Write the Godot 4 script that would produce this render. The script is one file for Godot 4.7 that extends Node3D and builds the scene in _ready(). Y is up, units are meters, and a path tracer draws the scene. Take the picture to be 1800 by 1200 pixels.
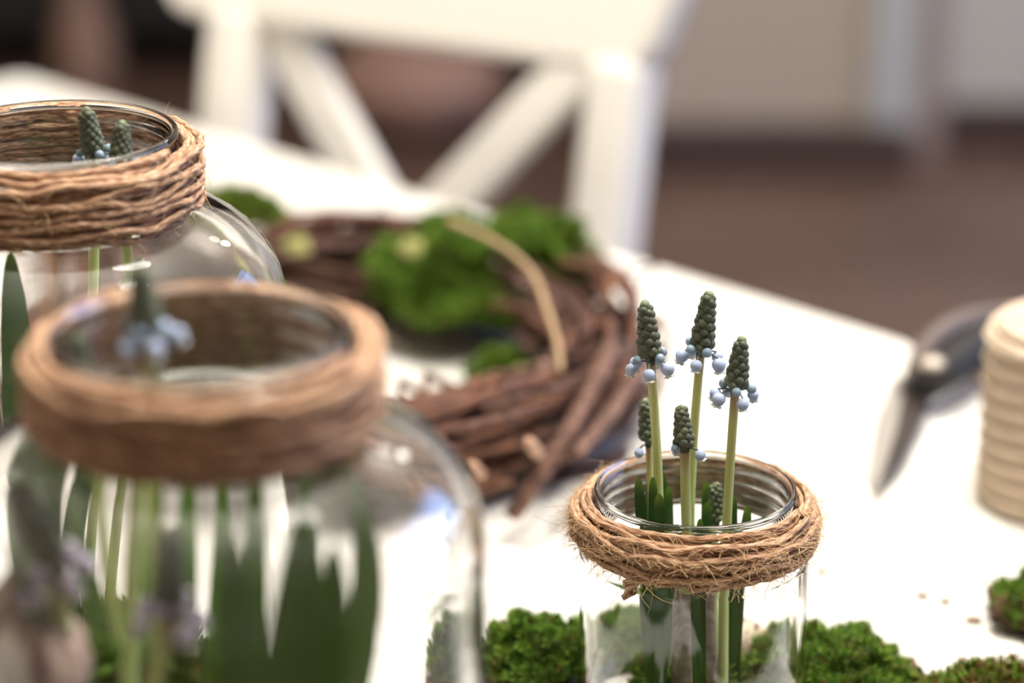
extends Node3D

# ---------------------------------------------------------------- shape collector
class Shape:
	var v := PackedVector3Array()
	var c := PackedColorArray()
	var uv := PackedVector2Array()
	var t := PackedInt32Array()
	var weld := PackedInt32Array()

	func vert(p: Vector3, col := Color.WHITE, q := Vector2.ZERO) -> int:
		v.append(p)
		c.append(col)
		uv.append(q)
		return v.size() - 1

	func tri(a: int, b: int, d: int) -> void:
		t.append(a)
		t.append(b)
		t.append(d)

	# flat polygon of a convex body, turned to face away from the body's middle
	func face(pts: Array, mid: Vector3, col := Color.WHITE) -> void:
		var n: Vector3 = (pts[2] - pts[0]).cross(pts[1] - pts[0])
		var m: Vector3 = Vector3.ZERO
		for q in pts:
			m += q
		m /= pts.size()
		var list := pts
		if n.dot(m - mid) < 0:
			list = pts.duplicate()
			list.reverse()
		var first := v.size()
		for q in list:
			vert(q, col, Vector2(q.x + q.y, q.z + q.y))
		for i in range(1, list.size() - 1):
			tri(first, first + i, first + i + 1)

	# box with chamfered edges
	func box(mid: Vector3, size: Vector3, ch := 0.004, turn := Basis.IDENTITY, col := Color.WHITE) -> void:
		var h := size / 2.0
		ch = minf(ch, minf(h.x, minf(h.y, h.z)) * 0.9)
		var at := func(s: Vector3, k: int) -> Vector3:
			var q := Vector3(h.x - ch, h.y - ch, h.z - ch)
			q[k] = h[k]
			return mid + turn * (q * s)
		var signs := [-1.0, 1.0]
		for k in 3:
			var a := (k + 1) % 3
			var b := (k + 2) % 3
			for s in signs:
				var ring := []
				for e in [[-1, -1], [1, -1], [1, 1], [-1, 1]]:
					var g := Vector3.ZERO
					g[k] = s
					g[a] = e[0]
					g[b] = e[1]
					ring.append(at.call(g, k))
				face(ring, mid, col)
			for sa in signs:
				for sb in signs:
					var g1 := Vector3.ZERO
					g1[a] = sa
					g1[b] = sb
					var g2 := g1
					g1[k] = -1
					g2[k] = 1
					face([at.call(g1, a), at.call(g2, a), at.call(g2, b), at.call(g1, b)], mid, col)
		for sx in signs:
			for sy in signs:
				for sz in signs:
					var g := Vector3(sx, sy, sz)
					face([at.call(g, 0), at.call(g, 1), at.call(g, 2)], mid, col)

	# outline (x, y) pushed along z by depth, edges chamfered; placed by xf
	func slab(outline: PackedVector2Array, depth: float, ch: float, xf: Transform3D, col := Color.WHITE) -> void:
		var o := outline
		var area := 0.0
		for i in o.size():
			area += o[i].cross(o[(i + 1) % o.size()])
		if area < 0.0:
			o.reverse()
		var n := o.size()
		var inner := PackedVector2Array()
		for i in n:
			var a := o[(i + n - 1) % n]
			var b := o[i]
			var d := o[(i + 1) % n]
			var n1 := (b - a).orthogonal().normalized()
			var n2 := (d - b).orthogonal().normalized()
			var m := (n1 + n2).normalized()
			inner.append(b - m * ch / maxf(0.5, m.dot(n1)))
		var idx := Geometry2D.triangulate_polygon(inner)
		for s in [0, 1]:
			var z := 0.0 if s == 0 else depth
			var first := v.size()
			for q in inner:
				vert(xf * Vector3(q.x, q.y, z), col, q)
			for i in range(0, idx.size(), 3):
				var A := inner[idx[i]]
				var B := inner[idx[i + 1]]
				var C := inner[idx[i + 2]]
				var ccw := (B - A).cross(C - A) > 0
				# seen from +z a counter-clockwise triangle must be given clockwise
				if ccw == (s == 1):
					tri(first + idx[i], first + idx[i + 2], first + idx[i + 1])
				else:
					tri(first + idx[i], first + idx[i + 1], first + idx[i + 2])
		var levels := [[inner, 0.0], [o, ch], [o, depth - ch], [inner, depth]]
		for k in 3:
			for i in n:
				var j := (i + 1) % n
				var a: Vector2 = levels[k][0][i]
				var b: Vector2 = levels[k][0][j]
				var a2: Vector2 = levels[k + 1][0][i]
				var b2: Vector2 = levels[k + 1][0][j]
				var z0: float = levels[k][1]
				var z1: float = levels[k + 1][1]
				var f := v.size()
				vert(xf * Vector3(a.x, a.y, z0), col, Vector2(a.x, z0))
				vert(xf * Vector3(b.x, b.y, z0), col, Vector2(b.x, z0))
				vert(xf * Vector3(b2.x, b2.y, z1), col, Vector2(b.x, z1))
				vert(xf * Vector3(a2.x, a2.y, z1), col, Vector2(a.x, z1))
				tri(f, f + 2, f + 1)
				tri(f, f + 3, f + 2)

	# profile of (radius, height) turned about y; walked so that the body lies on its left
	func lathe(profile: PackedVector2Array, segs: int, col := Color.WHITE, xf := Transform3D.IDENTITY) -> void:
		var n := profile.size()
		var first := v.size()
		for i in n:
			for j in segs + 1:
				var a := TAU * (j % segs) / segs
				vert(xf * Vector3(profile[i].x * cos(a), profile[i].y, profile[i].x * sin(a)), col, Vector2(float(j) / segs, float(i) / (n - 1)))
			weld.append_array([first + i * (segs + 1), first + i * (segs + 1) + segs])
		for i in n - 1:
			for j in segs:
				var a := first + i * (segs + 1) + j
				var b := a + segs + 1
				if profile[i].x > 1e-7:
					tri(a, a + 1, b)
				if profile[i + 1].x > 1e-7:
					tri(b, a + 1, b + 1)

	# swept tube; ply > 0 gives a laid cord with that many strands, turns per metre as given
	func tube(pts: PackedVector3Array, radii, sides := 8, col = Color.WHITE, ply := 0, lay := 0.0, depth := 0.16) -> void:
		var n := pts.size()
		var first := v.size()
		var side := Vector3.ZERO
		var run := 0.0
		for i in n:
			var d := (pts[mini(i + 1, n - 1)] - pts[maxi(i - 1, 0)]).normalized()
			if i == 0:
				side = d.cross(Vector3.UP if absf(d.y) < 0.9 else Vector3.RIGHT).normalized()
			else:
				run += pts[i].distance_to(pts[i - 1])
				side = (side - d * side.dot(d)).normalized()
			var up := d.cross(side)
			var r: float = radii if radii is float else radii[i]
			var cc: Color = col if col is Color else col[i]
			for j in sides + 1:
				var a := TAU * (j % sides) / sides
				var rr := r
				if ply > 0:
					rr = r * (1.0 - depth * (0.5 - 0.5 * cos(ply * a - run * lay * TAU)))
				vert(pts[i] + (side * cos(a) + up * sin(a)) * rr, cc, Vector2(run * 10.0, float(j) / sides))
			weld.append_array([first + i * (sides + 1), first + i * (sides + 1) + sides])
		for i in n - 1:
			for j in sides:
				var a := first + i * (sides + 1) + j
				var b := a + sides + 1
				tri(a, b, a + 1)
				tri(b, b + 1, a + 1)
		for e in [0, n - 1]:
			var m := vert(pts[e], col if col is Color else col[e], Vector2(0.5, 0.5))
			for j in sides:
				var a: int = first + e * (sides + 1) + j
				if e == 0:
					tri(m, a, a + 1)
				else:
					tri(m, a + 1, a)

	# leaf: a channelled blade with thickness along a bent middle line
	func blade(a: Vector3, b: Vector3, d: Vector3, width: float, across: Vector3, fold: float, thick: float, col: Color, tip_col: Color, blunt := 12.0, steps := 24) -> void:
		var first := v.size()
		var m := 6
		for i in steps + 1:
			var s := 1.0 - pow(1.0 - float(i) / steps, 1.7)
			var p := a.bezier_interpolate(a.lerp(b, 0.67), d.lerp(b, 0.67), d, s)
			var q := a.bezier_interpolate(a.lerp(b, 0.67), d.lerp(b, 0.67), d, minf(s + 0.02, 1.0)) - a.bezier_interpolate(a.lerp(b, 0.67), d.lerp(b, 0.67), d, maxf(s - 0.02, 0.0))
			q = q.normalized()
			var w := (across - q * across.dot(q)).normalized()
			var n := w.cross(q).normalized()
			var half := width * 0.5 * (0.80 + 0.20 * sin(PI * minf(s * 0.9 + 0.05, 1.0))) * sqrt(maxf(0.0, 1.0 - pow(s, blunt))) + 0.00005
			var cc := col.lerp(tip_col, smoothstep(0.9, 1.0, s))
			for k in 2 * m:
				var u := float(k) / (m - 1) * 2.0 - 1.0 if k < m else 1.0 - float(k - m) / (m - 1) * 2.0
				var body := thick * (1.0 - u * u * 0.85) * sqrt(maxf(0.02, 1.0 - pow(s, 6.0)))
				var lift := fold * half * u * u + (body * 0.5 if k < m else -body * 0.5)
				vert(p + w * half * u + n * lift, cc, Vector2(u * 0.5 + 0.5, s * 3.0))
		var ring := 2 * m
		for i in steps:
			for k in ring:
				var A := first + i * ring + k
				var B := first + i * ring + (k + 1) % ring
				tri(A, A + ring, B)
				tri(B, A + ring, B + ring)

	# lumpy rounded body
	func blob(mid: Vector3, size: Vector3, noise: FastNoiseLite, rough: float, rows := 20, cols := 32, flat := 0.0, col := Color.WHITE) -> void:
		var first := v.size()
		for i in rows + 1:
			for j in cols + 1:
				var th := PI * i / rows
				var ph := TAU * (j % cols) / cols
				var d := Vector3(sin(th) * cos(ph), cos(th), sin(th) * sin(ph))
				var k := 1.0 + rough * noise.get_noise_3dv(d * 60.0)
				var p := d * size * k
				if p.y < -flat:
					p.y = -flat
				vert(mid + p, col, Vector2(float(j) / cols * 2.0, float(i) / rows))
			weld.append_array([first + i * (cols + 1), first + i * (cols + 1) + cols])
		for i in rows:
			for j in cols:
				var a := first + i * (cols + 1) + j
				var b := a + cols + 1
				if i > 0:
					tri(a, a + 1, b)
				if i < rows - 1:
					tri(b, a + 1, b + 1)

	func mesh(mat: Material) -> ArrayMesh:
		var n := PackedVector3Array()
		n.resize(v.size())
		for i in range(0, t.size(), 3):
			var a := v[t[i]]
			var fn := (v[t[i + 2]] - a).cross(v[t[i + 1]] - a)
			n[t[i]] += fn
			n[t[i + 1]] += fn
			n[t[i + 2]] += fn
		# weld the seams of turned and swept bodies
		for i in range(0, weld.size(), 2):
			var both := n[weld[i]] + n[weld[i + 1]]
			n[weld[i]] = both
			n[weld[i + 1]] = both
		for i in v.size():
			n[i] = n[i].normalized() if n[i].length_squared() > 1e-30 else Vector3.UP
		var arrays := []
		arrays.resize(Mesh.ARRAY_MAX)
		arrays[Mesh.ARRAY_VERTEX] = v
		arrays[Mesh.ARRAY_NORMAL] = n
		arrays[Mesh.ARRAY_COLOR] = c
		arrays[Mesh.ARRAY_TEX_UV] = uv
		arrays[Mesh.ARRAY_INDEX] = t
		var m := ArrayMesh.new()
		m.add_surface_from_arrays(Mesh.PRIMITIVE_TRIANGLES, arrays)
		m.surface_set_material(0, mat)
		return m

# ---------------------------------------------------------------- helpers
var M := {}
var taken := {}
var rng := RandomNumberGenerator.new()
var lump := FastNoiseLite.new()
var bud_mesh: ArrayMesh
var bud_pale_mesh: ArrayMesh
var bell_mesh: ArrayMesh
var bell_small_mesh: ArrayMesh
var bell_lilac_mesh: ArrayMesh
var lip_mesh: ArrayMesh
var frond_mesh: ArrayMesh

func numbered(called: String) -> String:
	var n: int = taken.get(called, 0)
	taken[called] = n + 1
	return called if n == 0 else "%s_%03d" % [called, n]

func tag(o: Node, label: String, category: String, group := "", kind := "") -> void:
	o.set_meta("label", label)
	o.set_meta("category", category)
	if group:
		o.set_meta("group", group)
	if kind:
		o.set_meta("kind", kind)

func thing(called: String, label: String, category: String, where: Vector3, group := "") -> Node3D:
	var o := Node3D.new()
	o.name = numbered(called)
	add_child(o)
	o.position = where
	tag(o, label, category, group)
	return o

func part(called: String, m: Mesh, parent: Node, where := Transform3D.IDENTITY) -> MeshInstance3D:
	var o := MeshInstance3D.new()
	o.name = numbered(called) if parent == self else called
	o.mesh = m
	o.transform = where
	parent.add_child(o, true)
	return o

func structure(called: String, m: Mesh, label: String, category: String) -> MeshInstance3D:
	var o := part(called, m, self)
	tag(o, label, category, "", "structure")
	return o

func lin(r: float, g: float, b: float) -> Color:
	return Color(r / 255.0, g / 255.0, b / 255.0).srgb_to_linear()

func plain(r: float, g: float, b: float, rough := 0.6, metal := 0.0) -> StandardMaterial3D:
	var m := StandardMaterial3D.new()
	m.albedo_color = Color(r / 255.0, g / 255.0, b / 255.0)
	m.roughness = rough
	m.metallic = metal
	return m

func tinted(rough := 0.6) -> StandardMaterial3D:
	var m := plain(255, 255, 255, rough)
	m.vertex_color_use_as_albedo = true
	return m

# two colours mixed by a stretched noise, as an image that tiles roughly
func mottle(w: int, h: int, stretch: Vector2, freq: float, ramp: Gradient, seed_: int, octaves := 4) -> ImageTexture:
	var fn := FastNoiseLite.new()
	fn.seed = seed_
	fn.frequency = freq
	fn.fractal_octaves = octaves
	var im := Image.create(w, h, false, Image.FORMAT_RGB8)
	for y in h:
		for x in w:
			# walked on a torus so that the picture repeats without a seam
			var ax := TAU * x / w
			var ay := TAU * y / h
			var rx := w * stretch.x / TAU
			var ry := h * stretch.y / TAU
			var k := fn.get_noise_3d(cos(ax) * rx + cos(ay) * ry * 1.7, sin(ax) * rx + 37.0, sin(ay) * ry + cos(ay) * ry * 0.3) * 0.5 + 0.5
			im.set_pixel(x, y, ramp.sample(clampf((k - 0.5) * 1.9 + 0.5, 0.0, 1.0)))
	return ImageTexture.create_from_image(im)

func ramp(list: Array) -> Gradient:
	var g := Gradient.new()
	var offs := PackedFloat32Array()
	var cols := PackedColorArray()
	for e in list:
		offs.append(e[0])
		cols.append(Color(e[1] / 255.0, e[2] / 255.0, e[3] / 255.0))
	g.offsets = offs
	g.colors = cols
	return g

func mapped(tex: Texture2D, rough: float, scale := Vector3.ONE, tri := false, bump := 0.0) -> StandardMaterial3D:
	var m := StandardMaterial3D.new()
	m.albedo_texture = tex
	m.roughness = rough
	m.uv1_scale = scale
	m.uv1_triplanar = tri
	if bump > 0.0:
		m.heightmap_enabled = true
		m.heightmap_texture = tex
		m.heightmap_scale = bump
	return m

# ---------------------------------------------------------------- scene
func _ready() -> void:
	rng.seed = 11
	lump.seed = 5
	lump.frequency = 0.03
	lump.fractal_octaves = 3
	camera_and_light()
	materials()
	room()
	table()
	chair()
	small_jar_group()
	front_jar_group()
	back_jar_group()
	wreath()
	moss_on_table()
	spool()
	shears()
	background_things()
	crumbs()

func camera_and_light() -> void:
	var cam := Camera3D.new()
	cam.name = "camera"
	add_child(cam)
	cam.position = Vector3(0, 1.2675, 0)
	cam.rotation_degrees = Vector3(-20, 0, 0)
	var lens := CameraAttributesPhysical.new()
	lens.frustum_focal_length = 98.0
	lens.frustum_focus_distance = 1.03
	lens.frustum_near = 0.05
	lens.frustum_far = 60.0
	lens.exposure_aperture = 3.9
	cam.attributes = lens
	cam.fov = rad_to_deg(2.0 * atan(600.0 / 4900.0))
	cam.current = true

	var sky := ProceduralSkyMaterial.new()
	sky.sky_top_color = Color(0.45, 0.60, 0.90)
	sky.sky_horizon_color = Color(0.70, 0.79, 0.94)
	sky.ground_bottom_color = Color(0.30, 0.29, 0.27)
	sky.ground_horizon_color = Color(0.45, 0.46, 0.46)
	sky.sky_energy_multiplier = 3.2
	sky.ground_energy_multiplier = 1.0
	var e := Environment.new()
	e.background_mode = Environment.BG_SKY
	e.sky = Sky.new()
	e.sky.sky_material = sky
	e.tonemap_mode = Environment.TONE_MAPPER_LINEAR
	e.tonemap_exposure = 0.48
	e.sdfgi_enabled = true
	e.ssao_enabled = true
	e.ssil_enabled = true
	var w := WorldEnvironment.new()
	w.name = "world_environment"
	w.environment = e
	add_child(w)

	# the two round pendant lamps that hang over the table
	pendant_lamp(Vector3(0.41, 2.20, -0.93), "white globe pendant lamp above the small twine jar", 2.3)
	pendant_lamp(Vector3(0.15, 2.20, -1.48), "white globe pendant lamp above the far edge of the table", 2.3)
	pendant_lamp(Vector3(1.1, 2.35, -3.3), "white globe pendant lamp before the light grey door", 1.6)

func pendant_lamp(at: Vector3, label: String, strength: float) -> void:
	# an opal globe on a cord; the lamp sits in its middle
	var o := thing("pendant_lamp", label, "lamp", at, "opal globe pendant lamps")
	var glow := plain(255, 250, 242, 0.4)
	glow.emission_enabled = true
	glow.emission = Color(1.0, 0.972, 0.93)
	glow.emission_energy_multiplier = 20.0 * strength
	var d := Shape.new()
	var pr := PackedVector2Array()
	for i in 25:
		var a := PI * i / 24.0
		pr.append(Vector2(sin(a) * 0.13, -cos(a) * 0.13))
	d.lathe(pr, 40)
	part("lamp_globe", d.mesh(glow), o)
	var cap := Shape.new()
	cap.lathe(PackedVector2Array([Vector2(0.0, 0.124), Vector2(0.045, 0.122), Vector2(0.040, 0.150), Vector2(0.012, 0.165), Vector2(0.0, 0.165)]), 24)
	part("lamp_cap", cap.mesh(plain(210, 206, 198, 0.4, 0.6)), o)
	var cord := Shape.new()
	cord.tube(PackedVector3Array([Vector3(0, 0.16, 0), Vector3(0, 2.70 - at.y, 0)]), 0.004, 8)
	part("lamp_cord", cord.mesh(plain(40, 40, 40)), o)
	var l := OmniLight3D.new()
	l.name = "pendant_light"
	l.light_color = Color(1.0, 0.972, 0.93)
	l.light_energy = strength
	l.light_size = 0.12
	l.omni_range = 12.0
	l.omni_attenuation = 2.0
	l.shadow_enabled = true
	o.add_child(l)

func materials() -> void:
	M.table = mapped(mottle(512, 512, Vector2(1.0, 1.0), 0.02, ramp([[0.0, 206, 200, 190], [0.15, 224, 221, 214], [0.5, 230, 228, 222], [1.0, 233, 231, 226]]), 3), 0.45, Vector3(3, 3, 3), true)
	M.chair = plain(230, 227, 219, 0.55)
	M.floor = mapped(mottle(512, 512, Vector2(0.12, 1.0), 0.05, ramp([[0.0, 72, 54, 46], [0.5, 104, 81, 70], [1.0, 128, 103, 90]]), 8), 0.38, Vector3(0.8, 0.8, 0.8), true)
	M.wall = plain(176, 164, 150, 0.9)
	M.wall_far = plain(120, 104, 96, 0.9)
	M.ceiling = plain(240, 238, 232, 0.9)
	M.board = plain(66, 50, 44, 0.6)
	M.casing = plain(180, 184, 184, 0.5)
	M.recess = plain(150, 134, 124, 0.7)
	M.door = plain(182, 180, 172, 0.6)
	var g := StandardMaterial3D.new()
	g.albedo_color = Color(1, 1, 1, 0.0)
	g.roughness = 0.0
	g.refraction_enabled = true
	g.refraction_scale = 0.05
	g.transparency = BaseMaterial3D.TRANSPARENCY_ALPHA
	M.glass = g
	var pane := StandardMaterial3D.new()
	pane.albedo_color = Color(1, 1, 1, 0.03)
	pane.roughness = 0.0
	pane.transparency = BaseMaterial3D.TRANSPARENCY_ALPHA
	M.pane = pane
	var jute := mottle(1024, 64, Vector2(0.10, 1.2), 0.12, ramp([[0.0, 104, 72, 54], [0.3, 162, 122, 95], [0.6, 198, 160, 128], [1.0, 228, 198, 168]]), 21, 5)
	M.twine = mapped(jute, 0.85, Vector3(1.6, 1.0, 1.0), false, 0.05)
	M.fibre = plain(222, 190, 146, 0.7)
	M.cord = mapped(mottle(512, 64, Vector2(0.15, 1.0), 0.1, ramp([[0.0, 196, 176, 154], [0.5, 212, 194, 172], [1.0, 226, 210, 190]]), 22), 0.9, Vector3(1.2, 1, 1))
	M.tint = tinted(0.55)
	var leaf := tinted(0.42)
	leaf.backlight_enabled = true
	leaf.backlight = Color(0.35, 0.40, 0.12)
	M.leaf = leaf
	var stem := tinted(0.5)
	stem.subsurf_scatter_enabled = true
	stem.subsurf_scatter_strength = 0.12
	M.stem = stem
	M.bud = tinted(0.6)
	M.bell = plain(176, 192, 222, 0.5)
	M.bell_small = plain(140, 160, 178, 0.5)
	M.bell_lilac = plain(186, 176, 196, 0.5)
	M.lip = plain(240, 240, 236, 0.6)
	var moss := tinted(0.8)
	moss.backlight_enabled = true
	moss.backlight = Color(0.20, 0.26, 0.06)
	M.moss = moss
	M.moss_bed = mapped(mottle(256, 256, Vector2(1, 1), 0.06, ramp([[0.0, 24, 30, 12], [0.5, 46, 62, 22], [1.0, 70, 84, 32]]), 31), 0.95, Vector3(12, 12, 12), true)
	M.soil = mapped(mottle(256, 256, Vector2(1, 1), 0.08, ramp([[0.0, 40, 24, 18], [0.5, 84, 54, 42], [1.0, 128, 90, 70]]), 32), 0.95, Vector3(14, 14, 14), true)
	M.bark = []
	for k in 4:
		var b: Array = [[[0.0, 42, 24, 18], [0.5, 88, 54, 40], [1.0, 132, 88, 66]], [[0.0, 32, 19, 16], [0.5, 66, 41, 33], [1.0, 100, 66, 52]], [[0.0, 60, 38, 26], [0.5, 112, 74, 52], [1.0, 156, 112, 82]], [[0.0, 52, 34, 29], [0.5, 100, 70, 58], [1.0, 156, 120, 102]]][k]
		M.bark.append(mapped(mottle(256, 64, Vector2(0.2, 1.0), 0.09, ramp(b), 40 + k), 0.8, Vector3(2, 1, 1)))
	M.straw = plain(176, 148, 112, 0.7)
	M.bulb = mapped(mottle(64, 256, Vector2(1.2, 0.12), 0.12, ramp([[0.0, 112, 88, 84], [0.5, 162, 138, 126], [1.0, 206, 186, 164]]), 51), 0.6, Vector3(2, 1, 1))
	M.sheath = mapped(mottle(64, 256, Vector2(1.0, 0.08), 0.12, ramp([[0.0, 104, 90, 84], [0.5, 142, 126, 118], [1.0, 174, 160, 146]]), 52), 0.5, Vector3(2, 1, 1))
	M.egg = mapped(mottle(256, 256, Vector2(1, 1), 0.05, ramp([[0.0, 66, 46, 44], [0.26, 84, 62, 58], [0.31, 212, 192, 164], [1.0, 226, 208, 182]]), 64, 3), 0.5)
	M.steel = plain(176, 172, 168, 0.45, 0.8)
	M.black = plain(26, 25, 25, 0.7)
	M.dark = plain(34, 28, 26, 0.5)

	# shared little meshes of the flowers
	bud_mesh = bud_shape(lin(94, 102, 82))
	bud_pale_mesh = bud_shape(lin(122, 132, 100))
	bell_mesh = bell_shape(M.bell)
	bell_small_mesh = bell_shape(M.bell_small)
	bell_lilac_mesh = bell_shape(M.bell_lilac)
	var lip := Shape.new()
	var segs := 18
	for i in 3:
		for j in segs + 1:
			var a := TAU * (j % segs) / segs
			var flare := 0.10 * (0.5 + 0.5 * cos(a * 6.0))
			var r: float = [0.30, 0.40 + flare, 0.32][i]
			var y: float = [-0.92, -1.06 - flare * 0.6, -0.96][i]
			lip.vert(Vector3(cos(a) * r, y, sin(a) * r))
	for i in 2:
		for j in segs:
			var a := i * (segs + 1) + j
			lip.tri(a, a + 1, a + segs + 1)
			lip.tri(a + segs + 1, a + 1, a + segs + 2)
	lip_mesh = lip.mesh(M.lip)
	var f := Shape.new()
	for k in 3:
		var a := TAU * k / 3.0 + 0.3
		var d := Vector3(cos(a), 0, sin(a))
		var w := Vector3(-sin(a), 0, cos(a)) * 0.16
		var p0 := d * 0.02
		var p1 := d * 0.20 + Vector3(0, 0.55, 0)
		var p2 := d * 0.52 + Vector3(0, 0.95, 0)
		var i0 := f.vert(p0 - w)
		f.vert(p0 + w)
		f.vert(p1 - w * 0.9)
		f.vert(p1 + w * 0.9)
		f.vert(p2)
		f.tri(i0, i0 + 1, i0 + 2)
		f.tri(i0 + 1, i0 + 3, i0 + 2)
		f.tri(i0 + 2, i0 + 3, i0 + 4)
	frond_mesh = f.mesh(M.moss)

func bud_shape(col: Color) -> ArrayMesh:
	# a rounded bud with six faint corners and a dimple at its end; its length points along +y
	var s := Shape.new()
	var rows := 7
	var cols := 12
	for i in rows + 1:
		for j in cols + 1:
			var th := PI * i / rows
			var ph := TAU * (j % cols) / cols
			var r := sin(th) * (1.0 + 0.08 * cos(ph * 6.0)) * (1.0 - 0.10 * cos(th))
			var y := cos(th) * 0.95
			if i == 0:
				y = 0.84
			s.vert(Vector3(r * cos(ph), y, r * sin(ph)), col)
	for i in rows:
		for j in cols:
			var a := i * (cols + 1) + j
			var b := a + cols + 1
			if i > 0:
				s.tri(a, a + 1, b)
			if i < rows - 1:
				s.tri(b, a + 1, b + 1)
	return flip(s).mesh(M.bud)

# blob-like grids run from the top down: turn their faces outward
func flip(s: Shape) -> Shape:
	for i in range(0, s.t.size(), 3):
		var k := s.t[i + 1]
		s.t[i + 1] = s.t[i + 2]
		s.t[i + 2] = k
	return s

func bell_shape(mat: Material) -> ArrayMesh:
	# urn-shaped flower that hangs along -y from its stalk at the origin
	var s := Shape.new()
	var pr := PackedVector2Array([Vector2(0.0, -0.86), Vector2(0.26, -0.90), Vector2(0.31, -0.93), Vector2(0.40, -0.84), Vector2(0.50, -0.62), Vector2(0.52, -0.42), Vector2(0.44, -0.20), Vector2(0.26, -0.05), Vector2(0.10, 0.0), Vector2(0.0, 0.0)])
	s.lathe(pr, 16)
	return s.mesh(mat)

# ---------------------------------------------------------------- the room
func room() -> void:
	var s := Shape.new()
	s.box(Vector3(0.3, -0.05, -1.4), Vector3(5.6, 0.1, 8.4), 0.001)
	structure("floor", s.mesh(M.floor), "dark brown wooden floor", "floor")
	s = Shape.new()
	s.box(Vector3(0.3, 2.75, -1.4), Vector3(5.6, 0.1, 8.4), 0.001)
	structure("ceiling", s.mesh(M.ceiling), "white ceiling", "ceiling")
	s = Shape.new()
	s.box(Vector3(-2.45, 1.35, -1.4), Vector3(0.1, 2.7, 8.4), 0.001)
	structure("wall_left", s.mesh(M.wall), "plain wall on the left", "wall")
	s = Shape.new()
	s.box(Vector3(0.3, 1.35, 2.75), Vector3(5.6, 2.7, 0.1), 0.001)
	structure("wall_front", s.mesh(M.wall), "plain wall behind the viewer", "wall")
	s = Shape.new()
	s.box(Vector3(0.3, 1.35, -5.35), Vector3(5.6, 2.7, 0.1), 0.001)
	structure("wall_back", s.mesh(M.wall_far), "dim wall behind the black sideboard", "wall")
	# the nearer stretch of wall on the right of the picture, with its doorway
	s = Shape.new()
	s.box(Vector3(0.39, 1.35, -4.78), Vector3(0.36, 2.7, 0.9), 0.002)
	s.box(Vector3(1.78, 2.42, -4.78), Vector3(2.34, 0.56, 0.9), 0.002)
	s.box(Vector3(2.3, 1.07, -4.78), Vector3(1.4, 2.14, 0.9), 0.002)
	structure("wall_right_return", s.mesh(M.wall), "taupe wall beside the light grey door", "wall")
	s = Shape.new()
	s.box(Vector3(0.42, 0.035, -4.300), Vector3(0.44, 0.07, 0.06), 0.003)
	structure("baseboard_back", s.mesh(M.board), "dark brown baseboard under the taupe wall", "baseboard")
	s = Shape.new()
	s.box(Vector3(0.605, 1.07, -4.33), Vector3(0.07, 2.14, 0.05), 0.005)
	s.box(Vector3(1.10, 2.17, -4.33), Vector3(0.98, 0.07, 0.05), 0.005)
	structure("trim_1", s.mesh(M.casing), "pale blue-grey door casing", "trim")
	s = Shape.new()
	s.box(Vector3(0.665, 1.07, -4.42), Vector3(0.06, 2.14, 0.12), 0.003)
	structure("trim_2", s.mesh(M.recess), "brownish inner door jamb", "trim")
	s = Shape.new()
	s.box(Vector3(1.15, 1.08, -4.43), Vector3(0.90, 2.12, 0.045), 0.004)
	var d := structure("door_1", s.mesh(M.door), "light grey door", "door")
	s = Shape.new()
	s.box(Vector3(1.15, 0.045, -4.402), Vector3(0.90, 0.07, 0.012), 0.003)
	part("kick_board", s.mesh(M.board), d)
	for y in [0.66, 1.62]:
		s = Shape.new()
		s.box(Vector3(1.20, y, -4.404), Vector3(0.60, 0.72, 0.010), 0.004)
		part("door_panel", s.mesh(M.door), d)
	# right wall with the window that lets the blue daylight in
	s = Shape.new()
	s.box(Vector3(3.05, 0.425, -1.4), Vector3(0.1, 0.85, 8.4), 0.001)
	s.box(Vector3(3.05, 2.55, -1.4), Vector3(0.1, 0.30, 8.4), 0.001)
	s.box(Vector3(3.05, 1.625, -4.85), Vector3(0.1, 1.55, 1.5), 0.001)
	s.box(Vector3(3.05, 1.625, 1.0), Vector3(0.1, 1.55, 3.6), 0.001)
	structure("wall_right", s.mesh(M.wall), "plain wall with the window on the right", "wall")
	s = Shape.new()
	for z in [-4.07, -2.45, -0.83]:
		s.box(Vector3(3.05, 1.625, z), Vector3(0.07, 1.55, 0.06), 0.004)
	for y in [0.88, 2.37]:
		s.box(Vector3(3.05, y, -2.45), Vector3(0.07, 0.06, 3.3), 0.004)
	var w := structure("window_1", s.mesh(M.chair), "white framed window in the right wall", "window")
	for z in [-3.26, -1.64]:
		s = Shape.new()
		s.box(Vector3(3.05, 1.625, z), Vector3(0.004, 1.45, 1.56), 0.0005)
		part("pane", s.mesh(M.pane), w)

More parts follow.
